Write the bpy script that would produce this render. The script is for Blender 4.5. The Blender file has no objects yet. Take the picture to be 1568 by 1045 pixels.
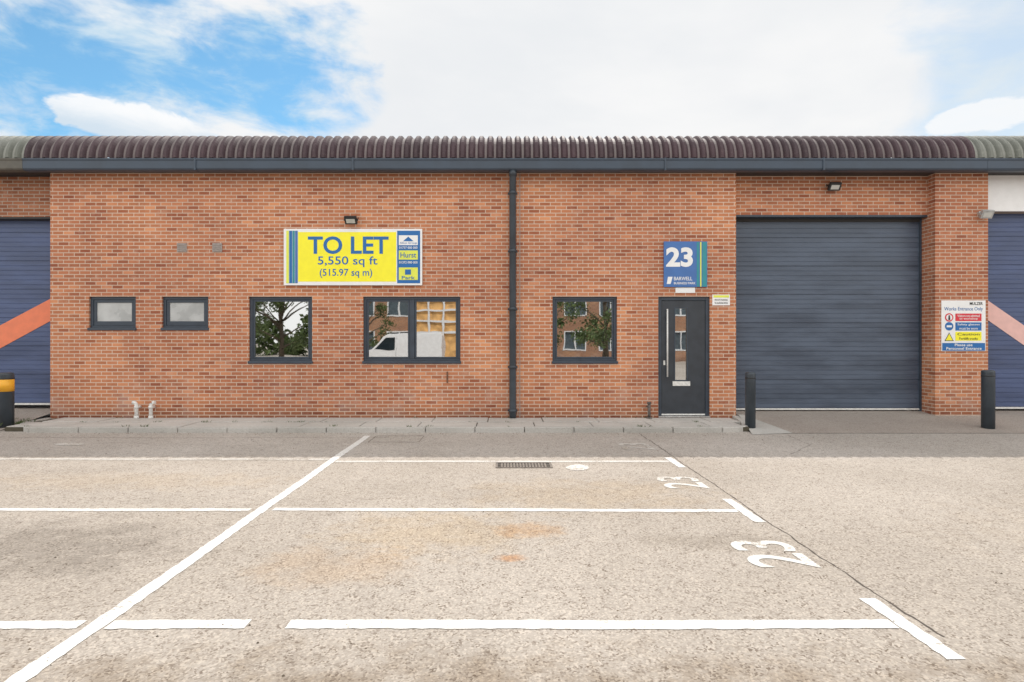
import bpy, math, random
from mathutils import Vector, Matrix, Euler
random.seed(7)
sc = bpy.context.scene
sc.view_settings.view_transform = 'Standard'
try: sc.view_settings.look = 'None'
except Exception: pass
sc.view_settings.exposure = 0

CAMH = 1.69; F = 913.0; D = 12.4
# projection helpers: image pixel coordinates -> metres at depth d
def fx(p, d=D): return (p-770.0)*d/F
def fz(p, d=D): return CAMH-(p-523.0)*d/F

# ------------------------------------------------------------ materials
def newmat(name):
    m = bpy.data.materials.new(name); m.use_nodes = True
    nt = m.node_tree; b = nt.nodes['Principled BSDF']
    return m, nt, b
def N(nt, t, **kw):
    n = nt.nodes.new(t)
    for k, v in kw.items(): setattr(n, k, v)
    return n
def setin(n, **kw):
    for k, v in kw.items(): n.inputs[k.replace('_', ' ')].default_value = v
def math_(nt, op, a, b=None, clamp=False):
    n = N(nt, 'ShaderNodeMath', operation=op); n.use_clamp = clamp
    for i, v in enumerate((a, b)):
        if v is None: continue
        if isinstance(v, (int, float)): n.inputs[i].default_value = v
        else: nt.links.new(v, n.inputs[i])
    return n.outputs[0]
def mixc(nt, fac, a, b, mode='MIX'):
    n = N(nt, 'ShaderNodeMix', data_type='RGBA', blend_type=mode)
    if isinstance(fac, (int, float)): n.inputs[0].default_value = fac
    else: nt.links.new(fac, n.inputs[0])
    for i, v in ((6, a), (7, b)):
        if isinstance(v, tuple): n.inputs[i].default_value = (v[0], v[1], v[2], 1)
        else: nt.links.new(v, n.inputs[i])
    return n.outputs[2]
def ramp(nt, src, p0, p1, smooth=True):
    n = N(nt, 'ShaderNodeMapRange'); n.interpolation_type = 'SMOOTHSTEP' if smooth else 'LINEAR'
    nt.links.new(src, n.inputs[0]); n.inputs[1].default_value = p0; n.inputs[2].default_value = p1
    return n.outputs[0]
def objco(nt):
    return N(nt, 'ShaderNodeTexCoord').outputs['Object']
def noise(nt, vec, scale, detail=4, rough=.55, dist=0.0):
    n = N(nt, 'ShaderNodeTexNoise'); nt.links.new(vec, n.inputs['Vector'])
    n.inputs['Scale'].default_value = scale; n.inputs['Detail'].default_value = detail
    n.inputs['Roughness'].default_value = rough; n.inputs['Distortion'].default_value = dist
    return n.outputs['Fac']
def bump(nt, b, h, strength, dist=.01):
    n = N(nt, 'ShaderNodeBump'); n.inputs['Strength'].default_value = strength
    n.inputs['Distance'].default_value = dist
    nt.links.new(h, n.inputs['Height']); nt.links.new(n.outputs[0], b.inputs['Normal'])

def plain(name, col, rough=.5, metal=0., var=.18, scale=6., bumpamt=0.0):
    m, nt, b = newmat(name); co = objco(nt)
    f = noise(nt, co, scale, 3)
    f = ramp(nt, f, .3, .7)
    d = tuple(c*(1-var) for c in col); l = tuple(min(1, c*(1+var)) for c in col)
    nt.links.new(mixc(nt, f, d, l), b.inputs['Base Color'])
    b.inputs['Metallic'].default_value = metal
    r = math_(nt, 'MULTIPLY_ADD', f, .15); nt.nodes[-1].inputs[2].default_value = max(0.02, rough-.07)
    nt.links.new(r, b.inputs['Roughness'])
    if bumpamt: bump(nt, b, noise(nt, co, scale*12, 2), bumpamt, .004)
    return m

def brickmat(name, dark, light, mortar, pale=(.62,.36,.26)):
    m, nt, b = newmat(name); co = objco(nt)
    sep = N(nt, 'ShaderNodeSeparateXYZ'); nt.links.new(co, sep.inputs[0])
    u = math_(nt, 'ADD', sep.outputs[0], sep.outputs[1])
    cmb = N(nt, 'ShaderNodeCombineXYZ'); nt.links.new(u, cmb.inputs[0]); nt.links.new(sep.outputs[2], cmb.inputs[1])
    br = N(nt, 'ShaderNodeTexBrick'); nt.links.new(cmb.outputs[0], br.inputs['Vector'])
    br.offset = .5
    setin(br, Scale=1.0, Mortar_Size=.0085, Mortar_Smooth=.2, Bias=0.0, Brick_Width=.225, Row_Height=.075)
    br.inputs['Color1'].default_value = (0,0,0,1); br.inputs['Color2'].default_value = (1,1,1,1)
    br.inputs['Mortar'].default_value = (.5,.5,.5,1)
    bw = N(nt, 'ShaderNodeRGBToBW'); nt.links.new(br.outputs['Color'], bw.inputs[0])
    cr = N(nt, 'ShaderNodeValToRGB'); nt.links.new(bw.outputs[0], cr.inputs[0])
    e = cr.color_ramp.elements
    mid = tuple(a*.5+c*.5 for a, c in zip(dark, light))
    e[0].position = 0; e[0].color = (*dark, 1); e[1].position = 1; e[1].color = (*light, 1)
    for p, c in ((.03, dark), (.15, tuple(x*.92 for x in mid)), (.85, tuple(x*1.08 for x in mid)), (.96, light)):
        k = e.new(p); k.color = (*c, 1)
    col = cr.outputs[0]
    big = ramp(nt, noise(nt, co, .42, 4, .6, .3), .36, .66)
    col = mixc(nt, big, mixc(nt, 1.0, col, (.84,.79,.80), 'MULTIPLY'), mixc(nt, 1.0, col, (1.10,1.10,1.02), 'MULTIPLY'))
    rowv = N(nt, 'ShaderNodeMapping'); rowv.inputs['Scale'].default_value = (.3,.3,5.5); nt.links.new(co, rowv.inputs[0])
    rows = ramp(nt, noise(nt, rowv.outputs[0], 1.2, 4, .7), .35, .7)
    col = mixc(nt, math_(nt,'MULTIPLY',rows,.55), col, mixc(nt, 1.0, col, (.76,.68,.68), 'MULTIPLY'))
    drv = N(nt, 'ShaderNodeMapping'); drv.inputs['Scale'].default_value = (2.6,2.6,.22); nt.links.new(co, drv.inputs[0])
    drip = ramp(nt, noise(nt, drv.outputs[0], 1.0, 4, .65), .52, .74)
    col = mixc(nt, math_(nt,'MULTIPLY',drip,.45), col, mixc(nt, 1.0, col, (.72,.66,.66), 'MULTIPLY'))
    grain = noise(nt, co, 60, 2)
    col = mixc(nt, math_(nt,'MULTIPLY',ramp(nt, grain, .4, .8),.3), col, mixc(nt,1.0,col,(.65,.62,.62),'MULTIPLY'))
    mot = ramp(nt, noise(nt, co, 4.5, 4, .7), .52, .76)
    col = mixc(nt, math_(nt,'MULTIPLY',mot,.40), col, pale)
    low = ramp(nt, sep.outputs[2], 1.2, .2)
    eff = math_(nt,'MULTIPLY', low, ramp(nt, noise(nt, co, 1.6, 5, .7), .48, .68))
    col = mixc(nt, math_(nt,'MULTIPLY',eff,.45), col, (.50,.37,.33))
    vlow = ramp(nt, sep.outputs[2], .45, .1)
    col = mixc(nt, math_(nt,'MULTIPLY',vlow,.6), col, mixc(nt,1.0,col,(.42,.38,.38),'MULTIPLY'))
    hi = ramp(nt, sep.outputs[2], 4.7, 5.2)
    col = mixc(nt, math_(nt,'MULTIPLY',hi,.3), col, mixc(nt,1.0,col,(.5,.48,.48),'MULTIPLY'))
    mcol = mixc(nt, big, tuple(x*.82 for x in mortar), mortar)
    fin = mixc(nt, br.outputs['Fac'], col, mcol)
    nt.links.new(fin, b.inputs['Base Color'])
    b.inputs['Roughness'].default_value = .88
    h = math_(nt, 'SUBTRACT', math_(nt,'MULTIPLY',grain,.3), br.outputs['Fac'])
    bump(nt, b, h, .45, .006)
    return m

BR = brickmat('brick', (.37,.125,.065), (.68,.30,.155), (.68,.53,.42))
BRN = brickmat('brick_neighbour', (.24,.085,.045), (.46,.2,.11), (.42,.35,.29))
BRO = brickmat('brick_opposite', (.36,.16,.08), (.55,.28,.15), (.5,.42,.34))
NAVY = plain('slate_frame', (.040,.055,.078), .42, var=.12)
NAVYG = plain('slate_gutter', (.042,.062,.092), .4, var=.15, scale=2)
PIPE = plain('pipe_paint', (.042,.055,.07), .4, var=.2, scale=3)
BLACK = plain('black_plastic', (.022,.024,.028), .45)
WHITE = plain('white_sign', (.84,.85,.86), .4, var=.03)
WPVC = plain('white_pvc', (.72,.72,.70), .45, var=.12, scale=20)
YEL = plain('yellow_sign', (.95,.88,.03), .4, var=.03)
YGR = plain('lime_sign', (.75,.80,.10), .4, var=.04)
BLUE = plain('blue_sign', (.012,.14,.42), .4, var=.05)
BLUEL = plain('unit_sign_blue', (.06,.165,.44), .4, var=.05)
TEAL = plain('teal_sign', (.03,.27,.32), .4, var=.05)
RED = plain('red_sign', (.66,.03,.05), .4, var=.05)
STEEL = plain('steel', (.72,.72,.72), .28, metal=1., var=.06)
GREYP = plain('grey_vent', (.34,.30,.28), .6, var=.15, scale=20)
SOFF = plain('soffit_dark', (.035,.033,.034), .7)
DOORP = plain('door_paint', (.036,.044,.056), .4, var=.1)
ROOM = plain('room_paint', (.32,.31,.29), .9)
IRON = plain('cast_iron', (.13,.11,.10), .65, metal=.2, var=.35, scale=25)
ORANGE = plain('orange_stripe', (.80,.22,.11), .45, var=.06)
PINK = plain('salmon_stripe', (.80,.50,.46), .45, var=.06)
LFACE = plain('lamp_lens', (.55,.56,.54), .2, var=.05)
SILV = plain('silver_lamp', (.45,.47,.48), .4, metal=.5)
YBAND = plain('reflective_band', (.85,.42,.03), .4, var=.08)

def shutter(name, col, scuff):
    m, nt, b = newmat(name); co = objco(nt)
    mp = N(nt,'ShaderNodeMapping'); mp.inputs['Scale'].default_value=(.5,1,2.6); nt.links.new(co, mp.inputs[0])
    f = ramp(nt, noise(nt, mp.outputs[0], 1.6, 4, .6), .3, .72)
    c = mixc(nt, f, col, tuple(x*1.5+.008 for x in col))
    sp = ramp(nt, noise(nt, co, 40, 3, .7), .66, .8)
    c = mixc(nt, math_(nt,'MULTIPLY',sp,.25), c, scuff)
    nt.links.new(c, b.inputs['Base Color'])
    r = math_(nt,'MULTIPLY_ADD', f, .2); nt.nodes[-1].inputs[2].default_value=.28
    nt.links.new(r, b.inputs['Roughness'])
    bump(nt, b, noise(nt, co, 3, 2), .2, .02)
    return m
SHUT = shutter('shutter_paint', (.056,.076,.112), (.2,.2,.2))
SHUTN = shutter('shutter_paint_blue', (.048,.072,.155), (.2,.2,.22))

PITCH=.188
def roofmat(name, a, c2, light, valley_highlight):
    m, nt, b = newmat(name); co = objco(nt)
    f = ramp(nt, noise(nt, co, 1.3, 4, .65), .3, .7)
    c = mixc(nt, f, a, c2)
    l = ramp(nt, noise(nt, co, 11, 4, .7), .5, .75)
    c = mixc(nt, math_(nt,'MULTIPLY',l,.4), c, light)
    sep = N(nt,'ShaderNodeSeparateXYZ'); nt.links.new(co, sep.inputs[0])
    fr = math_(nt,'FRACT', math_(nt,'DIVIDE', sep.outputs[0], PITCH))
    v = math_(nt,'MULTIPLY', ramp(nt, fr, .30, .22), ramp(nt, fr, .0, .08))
    c = mixc(nt, math_(nt,'MULTIPLY', v, .55), c, valley_highlight)  # pale valleys: the highlights between ribs are put into the colour
    nt.links.new(c, b.inputs['Base Color']); b.inputs['Roughness'].default_value=.6
    return m
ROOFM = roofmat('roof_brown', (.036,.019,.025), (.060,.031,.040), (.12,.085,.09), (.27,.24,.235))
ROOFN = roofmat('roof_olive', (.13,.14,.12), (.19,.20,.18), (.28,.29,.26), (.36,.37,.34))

def glassmat(name, refl=.5, tint=(.95,.97,.98)):
    m, nt, b = newmat(name)
    nt.nodes.remove(b)
    out = nt.nodes['Material Output']
    tr = N(nt,'ShaderNodeBsdfTransparent'); tr.inputs[0].default_value=(.55,.6,.62,1)
    gl = N(nt,'ShaderNodeBsdfGlossy'); gl.inputs['Color'].default_value=(*tint,1); gl.inputs['Roughness'].default_value=.012
    co = objco(nt)
    bp = N(nt,'ShaderNodeBump'); bp.inputs['Strength'].default_value=.25; bp.inputs['Distance'].default_value=.003
    nt.links.new(noise(nt, co, 2.2, 1), bp.inputs['Height']); nt.links.new(bp.outputs[0], gl.inputs['Normal'])
    lw = N(nt,'ShaderNodeFresnel'); lw.inputs[0].default_value=1.5
    f = math_(nt,'ADD', lw.outputs[0], refl-.04, True)
    mx = N(nt,'ShaderNodeMixShader'); nt.links.new(f, mx.inputs[0])
    nt.links.new(tr.outputs[0], mx.inputs[1]); nt.links.new(gl.outputs[0], mx.inputs[2])
    nt.links.new(mx.outputs[0], out.inputs[0])
    return m
GLASS = glassmat('window_glass', .60)
FROST = plain('frosted_glass', (.42,.435,.44), .28, var=.22, scale=2.0)
FROST.node_tree.nodes['Principled BSDF'].inputs['Specular IOR Level'].default_value = 1.0

# ------------------------------------------------------------ mesh helpers
def link(o): sc.collection.objects.link(o); return o
def grp(name, loc):
    e = bpy.data.objects.new(name, None); e.location = loc; e.empty_display_size = .3
    link(e); return e
def mesh(name, vs, fs, mats, parent=None, idx=None, smooth=False, bevel=0):
    me = bpy.data.meshes.new(name); me.from_pydata([tuple(v) for v in vs], [], fs); me.update()
    if not isinstance(mats, (list, tuple)): mats = [mats]
    for m in mats: me.materials.append(m)
    if idx:
        for p, i in zip(me.polygons, idx): p.material_index = i
    if smooth:
        for p in me.polygons: p.use_smooth = True
    o = bpy.data.objects.new(name, me); link(o)
    if parent:
        o.parent = parent; o.matrix_parent_inverse = Matrix.Translation(-Vector(parent.location))
    if bevel:
        md = o.modifiers.new('bevel','BEVEL'); md.width = bevel; md.segments = 2; md.limit_method='ANGLE'
    return o
def boxg(x0,x1,y0,y1,z0,z1):
    v=[(x0,y0,z0),(x1,y0,z0),(x1,y1,z0),(x0,y1,z0),(x0,y0,z1),(x1,y0,z1),(x1,y1,z1),(x0,y1,z1)]
    f=[(0,3,2,1),(4,5,6,7),(0,1,5,4),(1,2,6,5),(2,3,7,6),(3,0,4,7)]
    return v,f
def box(name,x0,x1,y0,y1,z0,z1,mat,parent=None,bevel=.003):
    v,f=boxg(min(x0,x1),max(x0,x1),y0,y1,min(z0,z1),max(z0,z1)); return mesh(name,v,f,mat,parent,bevel=bevel)
def merge(parts):
    V=[];Fc=[]
    for v,f in parts:
        o=len(V); V+=list(v); Fc+=[tuple(i+o for i in q) for q in f]
    return V,Fc
def tube(name, pts, r, mat, parent=None, seg=16, cap=True):
    pts=[Vector(p) for p in pts]; V=[];Fc=[]
    for i,p in enumerate(pts):
        if i==0: t=pts[1]-pts[0]
        elif i==len(pts)-1: t=pts[-1]-pts[-2]
        else: t=(pts[i+1]-pts[i]).normalized()+(pts[i]-pts[i-1]).normalized()
        t.normalize(); a=t.cross(Vector((1,.02,.01))) if abs(t.x)<.9 else t.cross(Vector((0,0,1)))
        a.normalize(); c=t.cross(a)
        rr=r[i] if isinstance(r,(list,tuple)) else r
        for k in range(seg):
            an=2*math.pi*k/seg; V.append(p+a*math.cos(an)*rr+c*math.sin(an)*rr)
    for i in range(len(pts)-1):
        for k in range(seg):
            Fc.append((i*seg+k,i*seg+(k+1)%seg,(i+1)*seg+(k+1)%seg,(i+1)*seg+k))
    if cap: Fc.append(tuple(range(seg))[::-1]); Fc.append(tuple((len(pts)-1)*seg+k for k in range(seg)))
    o=mesh(name,V,Fc,mat,parent)
    for p in o.data.polygons:
        if len(p.vertices)==4: p.use_smooth=True
    return o
def textgeo(body, bold=0.0):
    c=bpy.data.curves.new('t','FONT'); c.body=body; c.offset=bold; c.resolution_u=4
    o=bpy.data.objects.new('t',c); link(o)
    bpy.context.view_layer.update()
    me=bpy.data.meshes.new_from_object(o.evaluated_get(bpy.context.evaluated_depsgraph_get()))
    v=[(a.co.x,a.co.y) for a in me.vertices]; f=[tuple(p.vertices) for p in me.polygons]
    bpy.data.objects.remove(o); bpy.data.curves.remove(c); bpy.data.meshes.remove(me)
    x0=min(a[0] for a in v);x1=max(a[0] for a in v);y0=min(a[1] for a in v);y1=max(a[1] for a in v)
    return [((a[0]-x0)/(x1-x0),(a[1]-y0)/(y1-y0)) for a in v], f
def walltext(name, body, x0,x1,z0,z1,y,mat,parent,bold=.0):
    v,f=textgeo(body,bold); z0,z1=min(z0,z1),max(z0,z1)
    return mesh(name,[(x0+a*(x1-x0),y,z0+b*(z1-z0)) for a,b in v],f,mat,parent)
def plate(name,px0,px1,py0,py1,y,mat,parent,d=D):
    x0,x1,z0,z1=fx(px0,d),fx(px1,d),fz(py1,d),fz(py0,d)
    return mesh(name,[(x0,y,z0),(x1,y,z0),(x1,y,z1),(x0,y,z1)],[(0,1,2,3)],mat,parent)

def wall(name,x0,x1,z0,z1,y,holes,mat,parent,rev=.14):
    xs=sorted(set([x0,x1]+[h[0] for h in holes]+[h[1] for h in holes]))
    zs=sorted(set([z0,z1]+[h[2] for h in holes]+[h[3] for h in holes]))
    V=[];Fc=[]
    def q(*p):
        o=len(V); V.extend(p); Fc.append((o,o+1,o+2,o+3))
    for i in range(len(xs)-1):
        for j in range(len(zs)-1):
            cx=(xs[i]+xs[i+1])/2; cz=(zs[j]+zs[j+1])/2
            if any(h[0]<cx<h[1] and h[2]<cz<h[3] for h in holes): continue
            q((xs[i],y,zs[j]),(xs[i+1],y,zs[j]),(xs[i+1],y,zs[j+1]),(xs[i],y,zs[j+1]))
    for h in holes:
        a,b,c,d=h; e=y+rev
        q((a,y,c),(a,y,d),(a,e,d),(a,e,c)); q((b,y,c),(b,e,c),(b,e,d),(b,y,d))
        q((a,y,d),(b,y,d),(b,e,d),(a,e,d)); q((a,y,c),(a,e,c),(b,e,c),(b,y,c))
    return mesh(name,V,Fc,mat,parent)

# ------------------------------------------------------------ main building
B = grp('industrial_unit_building', (0,D,0))
XL, XR = fx(77), fx(1127); PXL, PXR = fx(1432), fx(1513)
WT = 5.19
wins = [(136,208,455,506),(248,319,455,506),(381,478,455,557),(556,705,455,557),(846,945,455,557)]
holes=[(fx(a),fx(b),fz(d_),fz(c)) for a,b,c,d_ in wins]
dh=(fx(1008),fx(1087),.10,fz(455)); 
wall('front_wall',XL,XR,-.2,WT,D,holes+[dh],BR,B)
v,f=merge([([(XR,D,-.2),(XR,D+.5,-.2),(XR,D+.5,WT),(XR,D,WT)],[(0,1,2,3)]),([(XL,D,-.2),(XL,D+.5,-.2),(XL,D+.5,WT),(XL,D,WT)],[(0,3,2,1)])])
mesh('wall_returns',v,f,BR,B)
box('movement_joint',fx(796)-.008,fx(796)+.008,D-.002,D+.01,.1,WT,GREYP,B,0)
box('wall_tie_plate',fx(685)-.015,fx(685)+.015,D-.02,D-.001,fz(587),fz(570),plain('rusty_plate',(.16,.08,.05),.8),B)
box('pier',PXL,PXR,D,D+.5,-.2,WT,BR,B,0)
LY=D+.23
box('lintel_wall',XR-.0,PXL+.0,LY,LY+.2,fz(330,LY),WT,BR,B,0)
box('lintel_angle',XR,PXL,LY-.006,LY+.2,fz(333,LY),fz(330,LY),NAVY,B,0)

def window(i,a,b,z0,z1,mull=False,frost=False):
    y=D+.045; w=.062
    parts=[boxg(a,b,y,y+.07,z1-w,z1),boxg(a,b,y,y+.07,z0+.03,z0+.03+w),boxg(a,a+w,y,y+.07,z0+.03+w,z1-w),boxg(b-w,b,y,y+.07,z0+.03+w,z1-w)]
    parts.append(boxg(a-.015,b+.015,D-.03,y-.002,z0-.01,z0+.045))
    m=(a+b)/2
    bays=[(a+w,b-w)]
    if mull:
        parts.append(boxg(m-.05,m+.05,y-.004,y+.07,z0+.03+w,z1-w)); bays=[(a+w,m-.05),(m+.05,b-w)]
    v,f=merge(parts); mesh('window_frame_%d'%i,v,f,NAVY,B,bevel=.006)
    for k,(p,q) in enumerate(bays):
        s=.04 if not frost else .06
        eb=.03 if frost else 0
        c0,c1=z0+.03+w,z1-w
        yy=y+.014
        pr=[boxg(p+.003,q-.003,yy,yy+.04,c1-s,c1-.003),boxg(p+.003,q-.003,yy,yy+.04,c0+.003,c0+s+eb),
            boxg(p+.003,p+s,yy,yy+.04,c0+s+eb,c1-s),boxg(q-s,q-.003,yy,yy+.04,c0+s+eb,c1-s)]
        v,f=merge(pr); mesh('window_sash_%d_%d'%(i,k),v,f,NAVY,B,bevel=.004)
        g0=yy+.02
        mesh('window_pane_%d_%d'%(i,k),[(p+.01,g0,c0+.01),(q-.01,g0,c0+.01),(q-.01,g0,c1-.01),(p+.01,g0,c1-.01)],[(0,1,2,3)],FROST if frost else GLASS,B)
for i,(h) in enumerate(holes):
    window(i,*h,mull=(i==3),frost=(i<2))
rx0,rx1,ry0,ry1,rz0,rz1=XL+.3,XR-.3,D+.16,D+4.5,.12,2.75
mesh('office_interior',[(rx0,ry0,rz0),(rx1,ry0,rz0),(rx1,ry1,rz0),(rx0,ry1,rz0),(rx0,ry0,rz1),(rx1,ry0,rz1),(rx1,ry1,rz1),(rx0,ry1,rz1)],
     [(0,1,2,3),(4,7,6,5),(1,5,6,2),(2,6,7,3),(3,7,4,0)],ROOM,B)
for h in holes[2:]:
    box('window_board',h[0],h[1],D+.16,D+.36,h[2]+.02,h[2]+.05,WHITE,B)

# entrance door
a,b,z0,z1=dh; y=D+.04; w=.075
v,f=merge([boxg(a,a+w,y,y+.08,z0,z1),boxg(b-w,b,y,y+.08,z0,z1),boxg(a+w,b-w,y,y+.08,z1-w,z1)])
mesh('door_frame',v,f,NAVY,B,bevel=.004)
gx0,gx1,gz0,gz1=fx(1035),fx(1053),fz(583),fz(473)
da,db,dz0,dz1=a+w+.006,b-w-.006,z0+.035,z1-w-.006
yy=y+.018
v,f=merge([boxg(da,gx0,yy,yy+.05,dz0,dz1),boxg(gx1,db,yy,yy+.05,dz0,dz1),boxg(gx0,gx1,yy,yy+.05,dz0,gz0),boxg(gx0,gx1,yy,yy+.05,gz1,dz1)])
mesh('door_leaf',v,f,DOORP,B)
v,f=merge([boxg(gx0-.02,gx0,yy-.01,yy,gz0-.02,gz1+.02),boxg(gx1,gx1+.02,yy-.01,yy,gz0-.02,gz1+.02),boxg(gx0,gx1,yy-.01,yy,gz0-.02,gz0),boxg(gx0,gx1,yy-.01,yy,gz1,gz1+.02)])
mesh('door_glazing_bead',v,f,NAVY,B)
mesh('door_glass',[(gx0,yy+.03,gz0),(gx1,yy+.03,gz0),(gx1,yy+.03,gz1),(gx0,yy+.03,gz1)],[(0,1,2,3)],GLASS,B)
hx=fx(1022)
tube('door_pull_handle',[(hx,yy-.06,fz(578)),(hx,yy-.06,fz(474))],.016,WPVC,B)
for zz in (fz(560),fz(490)): tube('handle_stand',[(hx,yy-.06,zz),(hx,yy,zz)],.009,STEEL,B)
box('letter_plate',fx(1031),fx(1058),yy-.012,yy-.001,fz(592),fz(585),WPVC,B)
box('lock_escutcheon',hx-.07,hx-.03,yy-.008,yy-.001,fz(560),fz(553),WPVC,B)
box('door_threshold',a,b,D-.03,D+.13,.10,.13,STEEL,B)
box('door_kick_bar',da,db,yy-.006,yy-.001,z0+.04,z0+.07,WPVC,B)

def section_door(name,x0,x1,z0,z1,y,mat,parent,sec=.61):
    prof=[]; z=z0
    step=sec/6
    k=0
    while z<z1-1e-4:
        top=min(z+step,z1)
        g=.014 if k%6==0 else .006
        hh=.012 if k%6==0 else .007
        prof+= [(z,y+g),(z+hh,y+g),(z+hh+.006,y),(min(top-.004,z1),y+.0015)]
        z=top;k+=1
    V=[];Fc=[]
    for (zz,yv) in prof: V+=[(x0,yv,zz),(x1,yv,zz)]
    for i in range(len(prof)-1): Fc.append((2*i,2*i+1,2*i+3,2*i+2))
    mesh(name,V,Fc,mat,parent)
DY=D+.43; dz0=fz(626,DY); dzt=fz(322,DY)
section_door('loading_door',XR+.02,fx(1413,DY),dz0,dzt,DY,SHUT,B)
box('loading_door_seal',XR,fx(1411,DY),DY-.015,DY+.03,dz0-.035,dz0,WPVC,B)
box('loading_door_track',XR-.05,XR+.05,DY-.03,DY+.02,.1,dzt,NAVY,B)
box('loading_door_track',fx(1407,DY),fx(1414,DY),DY-.035,DY+.02,.1,dzt,NAVY,B)
box('loading_door_header',XR,fx(1412,DY),DY-.03,DY+.03,fz(341,DY),fz(333,DY)+.3,SOFF,B)

# ------------------------------------------------------------ curved corrugated roof
GY=12.1; RZ=5.40; RR=.56
def roof(name,x0,x1,mat,parent):
    pitch=PITCH; amp=.052
    path=[]
    for i in range(13):
        t=math.radians(i*84/12); path.append((GY+RR-RR*math.cos(t),RZ+RR*math.sin(t),(-math.cos(t),math.sin(t))))
    py,pz,_=path[-1]; sl=math.radians(6)
    for L in (2,7,12): path.append((py+L*math.cos(sl),pz+L*math.sin(sl),(-math.sin(sl),math.cos(sl))))
    ly,lz,_=path[-1]; path.append((ly+12,lz-1.2,(math.sin(sl),math.cos(sl))))
    n0=math.floor(x0/pitch); xs=[]; k=n0
    prof=[(0,0),(.30,0),(.40,.6),(.50,1),(.78,1),(.88,.6)]
    while k*pitch<x1:
        for u,hh in prof:
            x=(k+u)*pitch
            if x0<=x<=x1: xs.append((x,hh))
        k+=1
    V=[];Fc=[]
    for (x,hh) in xs:
        for (yy,zz,n) in path: V.append((x,yy+n[0]*hh*amp,zz+n[1]*hh*amp))
    m=len(path)
    for i in range(len(xs)-1):
        for j in range(m-1): Fc.append((i*m+j,(i+1)*m+j,(i+1)*m+j+1,i*m+j+1))
    mesh(name,V,Fc,mat,parent)
RL,RRX=fx(38,12.1),fx(1493,12.1)
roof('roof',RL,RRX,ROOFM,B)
def gutter(name,x0,x1,mat,parent):
    s=[(GY+.14,5.395),(GY-.03,5.395),(GY-.05,5.385),(GY-.05,5.36),(GY-.035,5.34),(GY-.035,5.19),(GY-.02,5.165),(GY+.02,5.15),(GY+.14,5.15)]
    V=[];n=len(s)
    for x in (x0,x1): V+=[(x,a,b) for a,b in s]
    Fc=[(i,(i+1)%n,(i+1)%n+n,i+n) for i in range(n)]+[tuple(range(n))[::-1],tuple(range(n,2*n))]
    mesh(name,V,Fc,mat,parent)
gutter('gutter',RL-.02,fx(1510,12.1),NAVYG,B)
box('soffit',XL,PXR,GY+.141,D+.6,5.185,5.26,SOFF,B,0)
for p in (300,541,1018,1260): box('gutter_joint',fx(p,12.1)-.02,fx(p,12.1)+.02,GY-.053,GY+.1,5.146,5.397,NAVYG,B)
box('rear_shell',XL,PXR,D+24,D+24.2,0,6.2,BRN,B,0)
# ------------------------------------------------------------ neighbours
def neighbour(x_in,x_out,left):
    P=grp('neighbouring_unit_building',((x_in+x_out)/2,D,0))
    s=-1 if left else 1
    dx=x_in+s*3.9
    lo,hi=sorted((x_in,dx))
    if left:
        box('lintel_wall',lo,hi-.0,LY,LY+.2,fz(333,LY),WT-.02,BRN,P,0)
        section_door('loading_door',lo,hi+.05,fz(618,DY),fz(325,DY),DY,SHUTN,P)
        box('loading_door_seal',lo,hi,DY-.015,DY+.02,fz(618,DY)-.04,fz(618,DY),WPVC,P)
        box('lintel_angle',lo,hi,LY-.008,LY+.2,fz(336,LY),fz(333,LY),SOFF,P,0)
    else:
        box('lintel_wall',lo,hi,LY,LY+.2,fz(325,LY),WT,BRN,P,0)
        box('white_fascia_board',lo+.0,hi,LY-.05,LY-.002,fz(325,LY),fz(269,LY),WHITE,P)
        section_door('loading_door',lo-.05,hi,fz(624,DY),fz(318,DY),DY,SHUTN,P)
        box('loading_door_seal',lo,hi,DY-.015,DY+.02,fz(624,DY)-.04,fz(624,DY),WPVC,P)
    def st(pts,mat): mesh('door_stripe',[(fx(a,DY),DY-.006,fz(c,DY)) for a,c in pts],[(0,1,2,3)],mat,P)
    if left: st([(80,457),(80,491),(-120,600),(-120,563)],ORANGE)
    else: st([(1508,458),(1508,488),(1640,580),(1640,549)],PINK)
    lo,hi=sorted((dx,x_out))
    wall('front_wall',lo,hi,-.2,WT,D,[],BRN,P)
    e=dx
    mesh('wall_return',[(e,D,-.2),(e,D+.5,-.2),(e,D+.5,WT),(e,D,WT)],[(0,1,2,3)],BRN,P)
    lo,hi=sorted((x_in,x_out))
    box('soffit',lo,hi,GY+.141,D+.6,5.185,5.26,SOFF,P,0)
    box('side_wall',x_out-.1,x_out+.1,D,D+24,-.2,5.9,BRN,P,0)
    return P
NL=neighbour(XL,-32,True); NR=neighbour(PXR,32,False)
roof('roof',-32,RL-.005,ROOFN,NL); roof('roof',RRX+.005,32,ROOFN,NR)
gutter('gutter',-32,RL-.025,plain('gutter_grey',(.10,.095,.082),.6),NL)
gutter('gutter',fx(1510,12.1)+.005,32,NAVYG,NR)

# ------------------------------------------------------------ drainpipe
P=grp('drainpipe',(fx(785),D-.09,0))
px=fx(785); 
tube('pipe',[(px,GY+.06,5.16),(px,GY+.06,5.06),(px,D-.09,4.92),(px,D-.09,.28),(px,D-.09,.11)],.070,PIPE,P,20)
tube('pipe_outlet',[(px,GY+.06,5.17),(px,GY+.06,5.05)],.080,PIPE,P,20)
for zz in (4.75,3.55,2.35,1.15,.25):
    tube('pipe_collar',[(px,D-.09,zz-.035),(px,D-.09,zz+.035)],.080,PIPE,P,20)
    box('pipe_bracket',px-.1,px+.1,D-.03,D-.003,zz-.02,zz+.02,PIPE,P)

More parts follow.
